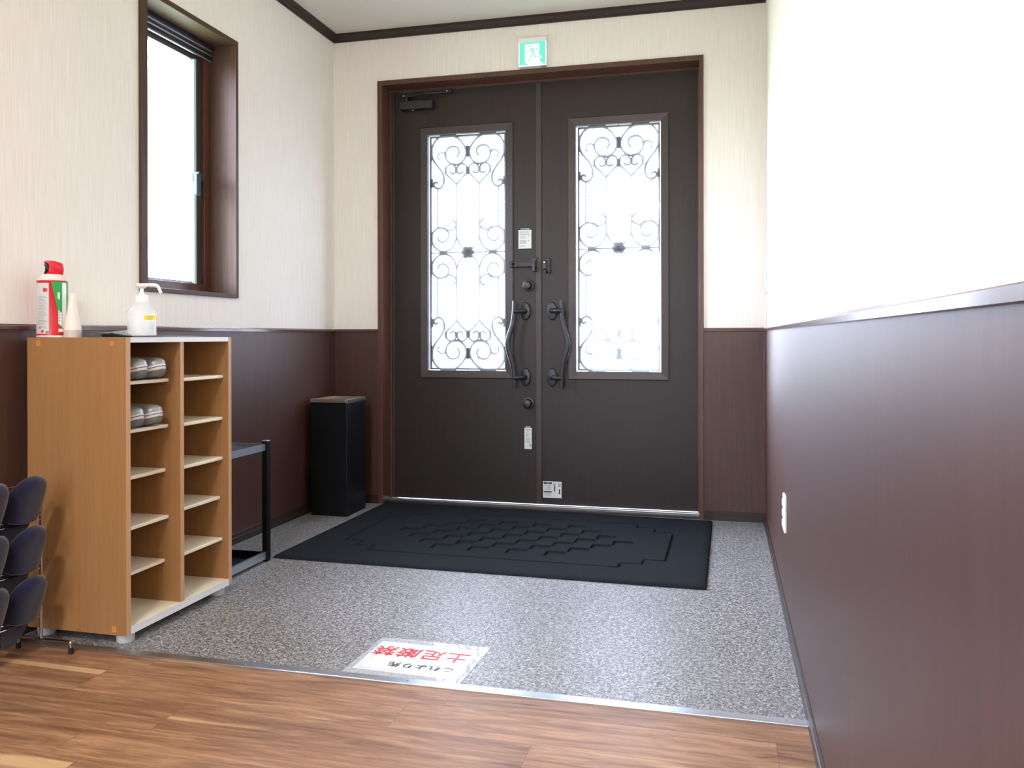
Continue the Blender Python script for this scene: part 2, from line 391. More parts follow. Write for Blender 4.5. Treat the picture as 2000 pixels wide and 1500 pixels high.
b = bmesh.new(); poly(b, [(.014, -p[0], p[1]) for p in bp], (dx0-.016, 0, 0)); poly(b, [(dx1+.002, -p[0], p[1]) for p in bp], (W-.014-dx1-.002, 0, 0)); struct('baseboard_back', b, basem)
cp = [(0, ZC), (.030, ZC), (.030, ZC-.008), (.024, ZC-.014), (.016, ZC-.03), (.012, ZC-.036), (.012, ZC-.044), (0, ZC-.044)]
b = bmesh.new(); poly(b, [(p[0], YB, p[1]) for p in cp], (0, -YB, 0)); struct('trim_2', b, crownm)
b = bmesh.new(); poly(b, [(W-p[0], YB, p[1]) for p in cp], (0, -YB, 0)); struct('trim_3', b, crownm)
b = bmesh.new(); poly(b, [(.012, -p[0], p[1]) for p in cp], (W-.024, 0, 0)); struct('trim_4', b, crownm)

# ------------------------------------------------------------ door casing (trim_5), threshold
ci0, ci1, ciz = .305, 2.079, 2.398
b = bmesh.new(); DY = .235
bx(b, dx0, ci0, -.012, DY, 0, dz1, .0015); bx(b, ci1, dx1, -.012, DY, 0, dz1, .0015); bx(b, ci0, ci1, -.012, DY, ciz, dz1, .0015)
# stops on the jamb beside the leaves
bx(b, ci0, ci0+.010, .105, .19, 0, ciz, .001); bx(b, ci1-.010, ci1, .105, .19, 0, ciz, .001); bx(b, ci0+.01, ci1-.01, .105, .19, ciz-.010, ciz, .001)
struct('trim_5', b, trimw)
b = bmesh.new(); bx(b, ci0, ci1, -.004, DY, -.02, .004)
sill_ = struct('trim_6', b, basem)
obj('threshold_strip', box(ci0, ci1, .086, .112, .004, .012, bev=.002), alum, sill_)

# ------------------------------------------------------------ doors
DF = .12; DT = .042; LB = .014; LT = 2.386
def grille(cx, cz, hw, hh, y):
    """wrought scrollwork, four-fold symmetric; drawn in crop pixels relative to the centre (lower left quarter)"""
    k = .0010576
    paths = [
        # big S scroll
        ([(-170, 382), (-186, 392), (-196, 378), (-188, 362), (-168, 356), (-148, 366), (-136, 394), (-140, 425), (-162, 465), (-190, 500), (-206, 540), (-204, 585), (-180, 625), (-140, 645), (-96, 642), (-52, 622), (-18, 580), (-10, 545), (-22, 508), (-55, 484), (-92, 486), (-120, 510), (-128, 545), (-110, 577), (-82, 583), (-57, 572), (-50, 548), (-58, 530), (-66, 527)], 4.2),
        # side curl
        ([(-128, 537), (-140, 552), (-157, 553), (-172, 540), (-172, 522), (-160, 515)], 3.2),
        # heart lobe
        ([(-65, 375), (-98, 408), (-122, 432), (-127, 455), (-116, 478), (-92, 486), (-72, 470), (-65, 452), (-74, 436), (-90, 434), (-102, 444)], 3.6),
        ([(-65, 375), (-34, 408), (-10, 432), (-4, 455), (-14, 478), (-38, 486), (-58, 470), (-65, 452), (-56, 436), (-40, 434), (-28, 444)], 3.6),
        # middle scroll
        ([(-172, 90), (-170, 72), (-150, 60), (-128, 66), (-112, 86), (-114, 112), (-134, 132), (-166, 138), (-196, 120), (-209, 92), (-204, 56), (-184, 26), (-150, 8), (-114, 12), (-84, 36), (-68, 72), (-66, 110)], 3.6),
        ([(-128, 134), (-112, 122), (-90, 126), (-72, 140), (-70, 160), (-82, 176), (-100, 180)], 3.0),
        # oval round the rosette
        ([(-66, 110), (-60, 76), (-46, 44), (-26, 22), (0, 14)], 3.0),
    ]
    b = bmesh.new()
    for sx in (-1, 1):
        for sz in (-1, 1):
            f = lambda p: (cx-sx*p[0]*k, y, cz-sz*p[1]*k)
            for pts, r in paths: tube(b, [f(p) for p in catmull([(a, c, 0) for a, c in pts], 5)], r*k*1.6, seg=6)
            for x0, z0, z1 in ((-66, 110, 375), (-174, 138, 357)):   # twisted uprights
                n = 44; P = [f((x0, z0+(z1-z0)*i/n)) for i in range(n+1)]
                tube(b, P, 2.6*k, seg=6, rads=[k*(6.2 if i % 4 < 2 else 4.6) for i in range(n+1)])
            tube(b, [f((0, 520)), f((0, 652))], 2.4*k, seg=6)
            # collars
            for (x, z, w2, h2) in ((0, 447, 11, 20), (0, 553, 10, 30), (-66, 452, 9, 12), (-127, 452, 6, 20), (-128, 541, 6, 15), (-138, 398, 6, 20), (-66, 158, 5, 14), (-66, 116, 4, 9), (-142, 5, 22, 7), (-54, 484, 10, 5), (-80, 486, 10, 5), (-207, 90, 6, 26), (-206, 386, 7, 24), (-207, 548, 7, 34), (-110, 647, 42, 6), (-66, 372, 5, 6), (-174, 358, 6, 4), (-131, 133, 8, 6)):
                a0 = f((x, z)); bx(b, a0[0]-w2*k, a0[0]+w2*k, y-.006, y+.006, a0[2]-h2*k, a0[2]+h2*k, .0015, 1)
            tube(b, [f((0, 2)), f((-210, 2))], 2.0*k, seg=6)
    return b
def rosette(cx, cz, y):
    k = .0010576; b = bmesh.new(); n = 24; pts = []
    for i in range(n):
        a = 2*PI*i/n; r = 33*k*(1+.14*math.cos(a*6)); pts.append((cx+r*1.05*math.cos(a), y-.007, cz+r*math.sin(a)))
    poly(b, pts, (0, .014, 0)); cyl(b, (cx, y-.012, cz), (cx, y+.012, cz), 13*k, seg=16, bev=.002); return b
def make_door(name, x0, x1, gx0, gx1, edge_strip=None):
    gz0, gz1 = .756, 2.135
    b = bmesh.new(); x = x0
    bx(b, x0, gx0, DF, DF+DT, LB, LT); bx(b, gx1, x1, DF, DF+DT, LB, LT)
    bx(b, gx0, gx1, DF, DF+DT, LB, gz0); bx(b, gx0, gx1, DF, DF+DT, gz1, LT)
    bmesh.ops.remove_doubles(b, verts=b.verts[:], dist=1e-5)
    d = struct(name, b, doorm)
    mw = .038
    obj('glass_moulding', mitre(bmesh.new(), gx0-mw, gx1+mw, gz0-mw, gz1+mw, mw+.004, DF-.010, DF+.002, DF-.006), doortrim, d)
    b = bmesh.new(); frame(b, 'y', gx0, gx1, gz0, gz1, .006, DF-.006, DF+DT)
    obj('glazing_bead', b, doortrim, d)
    g = obj('glass_pane', box(gx0+.006, gx1-.006, DF+.014, DF+.018, gz0+.006, gz1-.006), doorglass, d)
    cxx, czz = (gx0+gx1)/2, (gz0+gz1)/2
    gb = grille(cxx, czz, (gx1-gx0)/2, (gz1-gz0)/2, DF+.030)
    frame(gb, 'y', gx0+.012, gx1-.012, gz0+.010, gz1-.010, .010, DF+.024, DF+.036)
    gr = obj('iron_grille', gb, iron, d, smooth=True)
    obj('rosette', rosette(cxx, czz, DF+.030), iron, gr)
    return d
SE = 1.2105
dl = make_door('door_1', .316, SE-.0012, .527, 1.009)
dr = make_door('door_2', SE+.0012, 2.068, 1.400, 1.879)
obj('edge_strip', box(SE-.030, SE+.0005, DF-.006, DF-.0003, LB, LT, bev=.001), doortrim, dl)
obj('astragal', box(SE-.012, SE+.012, DF+DT+.0005, DF+DT+.008, LB, LT), doortrim, dl)
obj('edge_strip', box(ci0+.012, ci0+.024, DF-.008, DF-.0003, LB, LT, bev=.001), doortrim, dl)
def pull(parent, xr, xbar, s):
    yb = DF-.062
    b = bmesh.new(); n = 40; P = []; ra = []
    for i in range(n+1):
        t = i/n; z = 1.158-(1.158-.668)*t
        wv = math.exp(-((t-.5)/.2)**2)*.036 + (.004*math.sin(t*2*PI) if 0 else 0)
        P.append((xbar+s*wv, yb-.006*wv/.036, z)); ra.append(.0125+.002*math.cos((t-.5)*2*PI))
    ra[0] *= .8; ra[-1] *= .8
    tube(b, P, .01, seg=16, rads=ra, flat=.55, nrm=(0, 1, 0))
    h = obj('pull_handle', b, black, parent, smooth=True)
    for z in (1.100, .728):
        b = bmesh.new()
        e = bmesh.new(); bmesh.ops.create_cone(e, cap_ends=True, segments=40, radius1=.030, radius2=.028, depth=.014)
        ed = [q for q in e.edges if any(len(f.verts) > 4 for f in q.link_faces)]
        bmesh.ops.bevel(e, geom=ed, offset=.003, segments=2, affect='EDGES', profile=.5)
        merge(b, e, Matrix.Translation((xr, DF-.007, z)) @ Matrix.Diagonal((1, 1, 1.75, 1)) @ Matrix.Rotation(PI/2, 4, 'X'))
        obj('rosette', b, black, h, smooth=True)
        b = bmesh.new()
        tube(b, catmull([(xr, DF-.012, z), (xr+s*.006, DF-.040, z), (xr+s*.030, DF-.060, z), (xbar, yb, z)], 6), .014, seg=16)
        obj('bracket', b, black, h, smooth=True)
pull(dl, 1.118, 1.066, -1)
pull(dr, 1.270, 1.334, 1)
for z in (1.245, .581):
    b = bmesh.new(); cyl(b, (1.134, DF-.012, z), (1.134, DF, z), .034, seg=36, bev=.003)
    k_ = obj('thumb_turn', b, black, dl, smooth=True)
    b = bmesh.new(); cyl(b, (1.134, DF-.045, z), (1.134, DF-.012, z), .021, .026, seg=32, bev=.002); obj('knob', b, black, k_, smooth=True)
    obj('indicator_dot', cyl(bmesh.new(), (1.134, DF-.0465, z+.006), (1.134, DF-.0445, z+.006), .003, seg=12), orange, k_)
# door guard bar on the left leaf, its hook on the right leaf
b = bmesh.new(); bx(b, 1.045, 1.185, DF-.030, DF-.022, 1.371, 1.378, .001); bx(b, 1.045, 1.185, DF-.030, DF-.022, 1.350, 1.357, .001)
bx(b, 1.030, 1.050, DF-.034, DF-.018, 1.346, 1.382, .003); bx(b, 1.060, 1.170, DF-.027, DF-.024, 1.356, 1.372)
ga = obj('guard_bar', b, black, dl)
b = bmesh.new(); bx(b, 1.160, 1.186, DF-.014, DF, 1.322, 1.402, .004); cyl(b, (1.173, DF-.034, 1.372), (1.173, DF-.034, 1.322), .010, seg=16, bev=.002); bx(b, 1.164, 1.182, DF-.034, DF-.006, 1.345, 1.385, .002)
obj('guard_hinge', b, black, ga)
b = bmesh.new(); bx(b, 1.226, 1.262, DF-.012, DF, 1.312, 1.398, .004); bx(b, 1.222, 1.246, DF-.030, DF-.010, 1.330, 1.386, .006); cyl(b, (1.243, DF-.03, 1.325), (1.243, DF-.012, 1.318), .006, seg=12)
gh = obj('guard_catch', b, black, dr)
obj('catch_pin', cyl(bmesh.new(), (1.234, DF-.036, 1.372), (1.234, DF-.029, 1.372), .006, seg=16, bev=.002), steel, gh)
# door closer
b = bmesh.new(); bx(b, .375, .580, DF-.050, DF, 2.275, 2.325, .006)
cl = obj('door_closer', b, black, dl)
b = bmesh.new(); cyl(b, (.415, DF-.030, 2.322), (.415, DF-.030, 2.352), .012, seg=16); bx(b, .400, .450, DF-.05, DF-.012, 2.345, 2.356, .002)
tube(b, [(.425, DF-.03, 2.352), (.545, DF-.075, 2.354), (.660, DF-.020, 2.366)], .007, seg=8)
bx(b, .640, .690, DF-.028, DF-.004, 2.360, 2.384, .002)
obj('closer_arm', b, black, cl)
for x, z, y in ((.408, 2.351, DF-.053), (.664, 2.368, DF-.030), (.455, 2.272, DF-.03)): obj('screw', cyl(bmesh.new(), (x, y, z), (x, y-.003, z), .0045, seg=12), steel, cl)
# stickers on the leaves
def sticker(parent, x0, x1, z0, z1, marks, header=True):
    y = DF-.0008
    s = obj('sticker', box(x0, x1, y, DF-.0001, z0, z1), stick, parent)
    gb, db = bmesh.new(), bmesh.new(); w_, h_ = x1-x0, z1-z0
    ng = nd = 0
    for u0, u1, v0, v1, d in marks:
        t_ = db if d else gb
        if d: nd += 1
        else: ng += 1
        bx(t_, x0+u0*w_, x0+u1*w_, y-.0004, y, z1-v1*h_, z1-v0*h_)
    if ng: obj('print', gb, stickg, s)
    if nd: obj('print', db, stickd, s)
    if header:
        obj('sticker_header', box(x0, x1, y, DF-.0001, z1+.0002, z1+.010), stickd, s)
        hb = bmesh.new()
        for i in range(9): bx(hb, x0+w_*(.17+.075*i), x0+w_*(.17+.075*i+.055), y-.0004, y, z1+.003, z1+.008)
        obj('header_print', hb, stick, s)
m1_ = []
for i in range(5): m1_.append((.1, .9-.05*(i % 2), .05+.03*i, .062+.03*i, 0))
m1_ += [(.08, .9, .25, .268, 1)]
for i in range(5): m1_.append((.1, .60-.04*(i % 3), .31+.035*i, .322+.035*i, 0))
for i in range(7): m1_.append((.1, .62, .55+.03*i, .566+.03*i, 0))
m1_ += [(.08, .5, .85, .866, 1), (.1, .55, .90, .912, 0), (.74, .79, .32, .38, 0), (.80, .84, .30, .35, 0), (.74, .79, .56, .62, 0), (.80, .84, .55, .6, 0)]
sticker(dl, 1.077, 1.152, 1.455, 1.560, m1_)
m2_ = [(.12+.02*(i % 2), .86, .06+.03*i, .075+.03*i, 0) for i in range(3)]
m2_ += [(.42, .56, .17, .20, 1), (.2, .5, .24, .26, 0), (.5, .8, .29, .31, 0), (.25, .4, .33, .37, 1), (.3, .7, .39, .405, 0)]
m2_ += [(.15, .85-.05*(i % 3), .47+.035*i, .485+.035*i, 0) for i in range(7)]
m2_ += [(.70, .82, .75, .79, 1), (.78, .88, .79, .86, 1), (.8, .86, .86, .9, 1), (.3, .65, .8, .81, 0), (.45, .6, .86, .88, 0)]
sticker(dl, 1.110, 1.152, .322, .442, m2_)
m3_ = [(.04, .48, .05, .16, 1), (.04, .48, .60, .67, 1), (.60, .66, .30, .60, 1), (.57, .69, .29, .33, 1), (.86, .92, .45, .72, 1), (.83, .95, .70, .74, 1), (.54, .7, .06, .09, 0), (.78, .96, .06, .09, 0), (.56, .68, .13, .25, 0), (.83, .95, .13, .30, 0)]
m3_ += [(.07, .17, .2+.06*i, .215+.06*i, 0) for i in range(6)]+[(.2, .44-.04*(i % 2), .2+.045*i, .215+.045*i, 0) for i in range(8)]+[(.08, .44, .72+.04*i, .732+.04*i, 0) for i in range(5)]
sticker(dr, 1.2165, 1.323, .052, .144, m3_, header=False)
obj('sticker_text_bar', box(1.2165+.2*.1065, 1.2165+.36*.1065, DF-.0016, DF-.0012, .144-.125*.092, .144-.09*.092), stick, dr)

# ------------------------------------------------------------ left window
ox0, ox1, oz0, oz1 = -1.650, -1.036, 1.156, 2.308
b = bmesh.new()
# casing + reveal lining in one
bx(b, -.125, .013, wy0-.016, ox0, wz0-.002, wz1+.006, .0015); bx(b, -.125, .013, ox1, wy1+.014, wz0-.002, wz1+.006, .0015)
bx(b, -.125, .013, ox0, ox1, wz0-.002, oz0, .0015); bx(b, -.125, .013, ox0, ox1, oz1, wz1+.006, .0015)
wn_ = struct('window_1', b, wood_mat('window_walnut', srgb(70, 50, 40), srgb(88, 66, 54), (30, 30, 1.2), .5, spec=.25, s=3))
b = bmesh.new(); frame(b, 'x', ox0-.005, ox1+.005, oz0-.005, oz1+.005, .050, -.165, -.125, .002)
obj('window_frame', b, trimw, wn_)
b = bmesh.new(); frame(b, 'x', ox0+.046, ox1-.046, oz0+.010, oz1-.046, .052, -.163, -.140, .002, wb=.045)
frame(b, 'x', ox0+.060, ox1-.060, oz0+.02, oz1-.06, .030, -.166, -.133, .002)
sash = obj('window_sash', b, mat('sash_dark', srgb(62, 50, 48), .4), wn_)
obj('glass_pane', box(-.154, -.148, ox0+.08, ox1-.08, oz0+.045, oz1-.08), winglass, sash)
b = bmesh.new(); bx(b, -.147, -.130, ox1-.116, ox1-.098, oz0+.03, oz1-.085)
obj('glass_edge_seal', b, mat('glass_edge_green', srgb(190, 228, 228), .3), sash)
b = bmesh.new(); bx(b, -.133, -.092, ox1-.130, ox1-.098, 1.666, 1.705, .004)
wh = obj('window_handle', b, mat('handle_slate', srgb(44, 54, 64), .45, spec=.2), sash)
b = bmesh.new(); bx(b, -.104, -.088, ox1-.152, ox1-.122, 1.598, 1.694, .004)
obj('lever', b, mat('handle_slate_light', srgb(66, 78, 90), .45, spec=.2), wh)
# folded insect screen rails under the head
b = bmesh.new()
for i, z in enumerate((2.282, 2.262, 2.238)): bx(b, -.122, -.104-.004*i, ox0+.004, ox1-.004, z, z+.007, .001)
obj('screen_rail', b, alumgrey, wn_)
b = bmesh.new(); bx(b, -.124, -.098, ox0+.002, ox1-.002, 2.289, 2.305, .002); bx(b, -.124, -.108, ox0+.002, ox1-.002, 2.246, 2.261, .001)
obj('screen_box', b, mat('screen_box_dark', srgb(34, 30, 32), .5), wn_)

# ------------------------------------------------------------ exit sign above the door
ex0, ex1, ez0, ez1 = 1.116, 1.272, 2.4305, 2.588
ey = -.036
es = thing('exit_sign', 'lit green and white running man exit sign above the double doors', 'exit sign', (1.194, 0, 2.43))
obj('housing', box(ex0, ex1, ey+.004, -.0005, ez0, ez1, bev=.002), white, es)
pz1 = ez1-.026; pz0 = ez0+.004
def emat(name, c, s): return mat(name, tuple(x*.1 for x in c), .3, emit=c, estr=s)
gm = emat('lit_green', (.10, .47, .35), .9); gl_ = emat('lit_green_figure', (.25, .46, .40), .9); wm = emat('lit_white', (.95, 1, .98), .6)
obj('lit_border', box(ex0+.001, ex1-.001, ey+.001, ey+.0039, pz0, pz1), wm, es)
pan = obj('green_panel', box(ex0+.006, ex1-.005, ey-.0005, ey+.0009, pz0+.003, pz1), gm, es)
gx0_, gw, gz1_, gh_ = ex0+.006, ex1-ex0-.011, pz1, pz1-pz0-.003
E_ = lambda u, v, d=0: (gx0_+u*gw, ey-.0006-d, gz1_-v*gh_)
b = bmesh.new(); poly(b, [E_(*p) for p in [(.21, .095), (.765, .095), (.765, .60), (.82, .62), (.86, .68), (.875, .735), (.775, .745), (.775, .83), (.89, .96), (.90, 1.0), (.34, 1.0), (.21, .865)]], (0, .0004, 0))
obj('door_pictogram', b, wm, pan)
def strk(b, pts, w_, d=.0008):
    for (a0, a1), (b0, b1) in zip(pts, pts[1:]):
        L = math.hypot(b0-a0, b1-a1); nx, ny = -(b1-a1)/L*w_/2, (b0-a0)/L*w_/2
        poly(b, [E_(a0+nx, a1+ny, d), E_(b0+nx, b1+ny, d), E_(b0-nx, b1-ny, d), E_(a0-nx, a1-ny, d)], (0, .0004, 0))
b = bmesh.new()
poly(b, [E_(.40+.052*math.cos(2*PI*i/20), .195+.052*math.sin(2*PI*i/20), .0008) for i in range(20)], (0, .0004, 0))
poly(b, [E_(*p, .0009) for p in [(.40, .275), (.54, .272), (.585, .42), (.605, .52), (.50, .53), (.455, .44), (.415, .36)]], (0, .0004, 0))
strk(b, [(.43, .30), (.335, .45), (.215, .455)], .045); strk(b, [(.50, .292), (.645, .292), (.715, .41)], .045, .001)
strk(b, [(.50, .50), (.355, .86)], .055, .0011); strk(b, [(.565, .49), (.60, .69)], .06, .0012); strk(b, [(.585, .68), (.81, .69)], .05, .0013)
strk(b, [(.37, .885), (.50, 1.0)], .035)
obj('running_figure', b, gl_, pan)
obj('test_switch', box(ex1-.035, ex1-.008, ey+.006, ey+.020, ez0-.003, ez0+.001), mat('sage_plastic', srgb(120, 150, 130), .5), es)

# ------------------------------------------------------------ outlet + switch on the right wall
so = thing('wall_outlet', 'white outlet plate low on the brown panelling of the right wall', 'outlet', (W-.006, -1.50, .357))
b = bmesh.new(); bx(b, W-.016, W-.0062, -1.538, -1.462, .294, .420, .004); obj('cover_plate', b, white, so)
for z in (.322, .357, .392): obj('socket', box(W-.020, W-.0155, -1.516, -1.484, z-.011, z+.011, bev=.002), white, so)
sw = thing('light_switch', 'slim white switch plate on the pale wall in the corner right of the doors', 'switch', (W, -.06, 1.24))
obj('cover_plate', box(W-.010, W-.0002, -.095, -.022, 1.178, 1.300, bev=.003), white, sw)
obj('rocker', box(W-.015, W-.0095, -.078, -.038, 1.20, 1.278, bev=.002), white, sw)

# ------------------------------------------------------------ unseen fill lights added behind the camera, shaped as ceiling lamps
for i, (yy, pw) in enumerate(((-4.75, 31), (-6.4, 25))):
    t_ = thing('fill_light', 'unseen round fill light added on the hall ceiling, %s' % ('nearer the doors' if i == 0 else 'at the far rear end'), 'fill light', (1.2, yy, ZC), 'added fill lights')
    obj('housing', cyl(bmesh.new(), (1.2, yy, ZC-.03), (1.2, yy, ZC-.0005), .20, seg=40, bev=.004), white, t_, smooth=True)
    obj('diffuser', cyl(bmesh.new(), (1.2, yy, ZC-.045), (1.2, yy, ZC-.03), .17, .185, seg=40, bev=.004), mat('fill_diffuser', (.8, .8, .8), .4, emit=(1, .93, .86), estr=4), t_, smooth=True)
    l = area('fill_lamp', (1.2, yy, ZC-.05), (0, 0, 0), .34, .34, pw, (1, .95, .90)); l.data.shape = 'DISK'

# ------------------------------------------------------------ shoe rack
RX0, RX1, RY0, RY1, RZB, RZT = .040, .410, -2.270, -1.700, .032, .958
rk = thing('shoe_rack', 'light oak open shoe rack with two columns of shelves on round feet', 'shoe rack', (.225, -1.985, 0))
pt = .018
sp_ = obj('side_panel', box(RX0, RX1-.0015, RY0, RY0+pt, RZB, RZT), oak, rk)
obj('edge_band', box(RX1-.0015, RX1, RY0, RY0+pt, RZB, RZT), oakedge, sp_)
for x, z, r in ((.082, .940, .009), (.357, .940, .0075), (.362, .050, .009)): obj('screw_cap', box(x-r*.8, x+r, RY0-.0006, RY0, z-r, z+r), tapes, sp_)
s2 = obj('side_panel', box(RX0, RX1-.0015, RY1-pt, RY1, RZB, RZT), oak, rk); obj('edge_band', box(RX1-.0015, RX1, RY1-pt, RY1, RZB, RZT), oakedge, s2)
DV0, DV1 = -1.999, -1.981
dv = obj('divider', box(RX0, RX1-.0045, DV0, DV1, RZB+.023, RZT-.016), oak, rk); obj('edge_band', box(RX1-.0045, RX1-.003, DV0, DV1, RZB+.023, RZT-.016), oakedge, dv)
tp = obj('top_board', box(RX0, RX1-.002, RY0+pt, RY1-pt, RZT-.016, RZT), maple, rk); obj('edge_band', box(RX1-.002, RX1-.0005, RY0+pt, RY1-pt, RZT-.016, RZT), whiteedge, tp)
bo = obj('bottom_board', box(RX0, RX1-.002, RY0+pt, RY1-pt, RZB, RZB+.023), maple, rk); obj('edge_band', box(RX1-.002, RX1-.0005, RY0+pt, RY1-pt, RZB, RZB+.023), whiteedge, bo)
SHL = ((.812, .362), (.656, .360), (.504, .349), (.345, .361), (.194, .346)); SHR = ((.811, .389), (.655, .386), (.506, .386), (.358, .375), (.204, .384))
for (lst, a0, a1) in ((SHL, RY0+pt, DV0), (SHR, DV1, RY1-pt)):
    for z, xf in lst:
        sh = bmesh.new(); bx(sh, RX0+.012, xf, a0+.0005, a1-.0005, z-.006, z+.006, .003, 2)
        s_ = obj('shelf', sh, maple, rk)
        for yy in (a0+.004, a1-.004): obj('shelf_pin', cyl(bmesh.new(), (xf-.022, yy, z-.0095), (xf-.006, yy, z-.0095), .0035, seg=10), steelb, s_)
for x in (RX0+.035, RX1-.038):
    for y in (RY0+.040, RY1-.040): obj('foot', cyl(bmesh.new(), (x, y, 0), (x, y, RZB), .026, .029, seg=28, bev=.003), footm, rk, smooth=True)

# ------------------------------------------------------------ slippers (one maker for the grey and the navy pairs)
def foot_outline(L, Wd, n=36, g=0.0):
    """points round the sole; toe at +x"""
    o = []
    for i in range(n):
        a = 2*PI*i/n; c, s = math.cos(a), math.sin(a)
        x = (L/2+g)*math.copysign(abs(c)**.85, c); y = (Wd/2+g)*math.copysign(abs(s)**.8, s)*(1+.14*c-.06*math.cos(2*a))
        o.append((x, y))
    return o
def spring(x, L): t_ = max(0, (x/L*2-.25)/.75); return .016*t_*t_
def slab(L, Wd, layers, n=36):
    b = bmesh.new(); rings = []
    for g, z in layers: rings.append([b.verts.new((x, y, z+spring(x, L))) for x, y in foot_outline(L, Wd, n, g)])
    for A, B in zip(rings, rings[1:]):
        for i in range(n): b.faces.new((A[i], A[(i+1) % n], B[(i+1) % n], B[i]))
    b.faces.new(rings[0][::-1]); b.faces.new(rings[-1]); return b
def upper(L, Wd, z0, hmax, cover=.58, g=.0, th=.003):
    b = bmesh.new(); nu, nv = 16, 18; outer = []
    for s_, inn in ((0, 0), (1, th)):
        G = []
        for i in range(nu+1):
            t_ = i/nu; x = L/2+g-inn-(L*cover)*(t_**1.35)
            xx = max(-1, min(1, x/(L/2+g)));  s0 = (1-abs(xx)**(2/.85))
            hw = (Wd/2+g-inn)*(max(0, s0)**.4)*(1+.14*xx); h = (hmax-inn)*(1-(1-min(1, t_*1.12))**2.6)**.5*(.86+.14*t_)
            G.append([b.verts.new((x, -hw*math.cos(PI*j/nv), z0+spring(x, L)+max(0, h)*max(0, math.sin(PI*j/nv))**.75)) for j in range(nv+1)])
        for i in range(nu):
            for j in range(nv):
                q = (G[i][j], G[i+1][j], G[i+1][j+1], G[i][j+1])
                try: b.faces.new(q if not inn else q[::-1])
                except Exception: pass
        outer.append(G)
    A, B = outer[0][-1], outer[1][-1]
    for j in range(nv): b.faces.new((A[j], B[j], B[j+1], A[j+1]))
    return b
def make_slipper(name, label, L, Wd, h, grey, loc, rot, group):
    t_ = thing(name, label, 'slipper', (0, 0, 0), group)
    if grey:
        s_ = obj('sole', slab(L, Wd, ((-.006, 0), (0, .006), (.001, .019), (-.001, .020))), soleg, t_, smooth=True)
        bd = obj('side_band', slab(L, Wd, ((.0005, .0195), (.0015, .021), (.0010, .036), (-.0015, .0375))), foxing, s_, smooth=True)
        ln = slab(L, Wd, ((.0010, .0275), (.0024, .0277), (.0024, .0300), (.0010, .0302))); obj('blue_line', ln, purple, bd if False else s_)
        obj('upper', upper(L, Wd, .036, h, .60), silver, t_, smooth=True)
        obj('insole', slab(L, Wd, ((-.006, .0370), (-.006, .0385))), darkin, t_)
    else:
        obj('sole', slab(L, Wd, ((-.004, 0), (0, .003), (0, .012), (-.002, .015))), darkin, t_, smooth=True)
        obj('upper', upper(L, Wd, .008, h, .56, g=.003, th=.006), navy, t_, smooth=True)
        obj('insole', slab(L, Wd, ((-.004, .0145), (-.004, .0185))), navy, t_)
    t_.location = loc; t_.rotation_euler = rot
    return t_
zs = .8185
g1_ = make_slipper('slipper', 'silver grey slipper on the top shelf of the shoe rack, nearer the panel', .25, .086, .040, True, (.277, -2.180, zs), (0, 0, math.radians(3)), 'silver grey slippers in the shoe rack')
dup(g1_, (.274, -2.076, zs), 'silver grey slipper on the top shelf of the shoe rack, nearer the divider', (0, 0, math.radians(-2)))
dup(g1_, (.268, -2.184, .6625), 'silver grey slipper on the second shelf of the shoe rack, nearer the panel', (0, 0, math.radians(2)))
dup(g1_, (.266, -2.080, .6625), 'silver grey slipper on the second shelf of the shoe rack, nearer the divider', (0, 0, math.radians(-3)))

# ------------------------------------------------------------ chrome slipper rack with navy slippers
sx_, sy_ = .174, -2.358
sr = thing('slipper_rack', 'chrome wire slipper rack on T feet in front of the shoe rack', 'slipper rack', (sx_, -2.50, 0))
for yy in (sy_, sy_-.34):
    po = obj('post', tube(bmesh.new(), [(sx_, yy, .034), (sx_, yy, .518)], .0045, seg=12), chrome, sr, smooth=True)
    b = bmesh.new(); tube(b, catmull([(sx_-.085, yy, .012), (sx_-.085, yy, .026), (sx_-.076, yy, .035), (sx_, yy, .035), (sx_+.096, yy, .035), (sx_+.107, yy, .027), (sx_+.108, yy, .012)], 5), .0052, seg=12)
    f_ = obj('foot_bar', b, chrome, sr, smooth=True)
    for x in (sx_-.085, sx_+.108): obj('rubber_tip', cyl(bmesh.new(), (x, yy, 0), (x, yy, .018), .0078, .007, seg=16, bev=.001), rubber, f_)
for z, xr_ in ((.515, .165), (.416, .172), (.402, .172), (.268, .172), (.254, .172), (.120, .172), (.106, .172)):
    b = bmesh.new(); tube(b, [(sx_, sy_, z), (xr_, sy_-.03, z), (xr_, sy_-.17, z), (xr_, sy_-.31, z), (sx_, sy_-.34, z)], .0026, seg=8)
    obj('wire_rail', b, chrome, sr, smooth=True)
for yy in (sy_-.074, sy_-.094): obj('wire_stub', tube(bmesh.new(), [(.172, yy, .106), (.172, yy, .132)], .0018, seg=6), chrome, sr)
rows = (('top', .555), ('middle', .407), ('bottom', .259))
# slipper local: toe at +x, sole down. Stand it toe up, upper facing the room (+x), heel slanting back and down
first = None
Lr = .245
for ri, (rn, zt) in enumerate(rows):
    for ci, (cn, yy) in enumerate((('beside the post', -2.432), ('away from the post', -2.570))):
        lab = 'navy slipper in the %s row of the chrome rack, %s' % (rn, cn)
        th = math.radians(68)
        cx_ = .200-math.cos(th)*Lr/2; cz_ = zt-math.sin(th)*Lr/2
        # local +z (upper side) must face +x: rotate so that local x -> (cos,0,sin) and local z -> (-sin..)
        rotm = Matrix(((math.cos(th), 0, math.sin(th)), (0, -1, 0), (math.sin(th), 0, -math.cos(th))))
        eu = rotm.to_euler()
        if first is None:
            first = make_slipper('slipper', lab, Lr, .116, .050, False, (cx_, yy, cz_), eu, 'navy slippers on the chrome rack')
        else: dup(first, (cx_, yy, cz_), lab, eu)

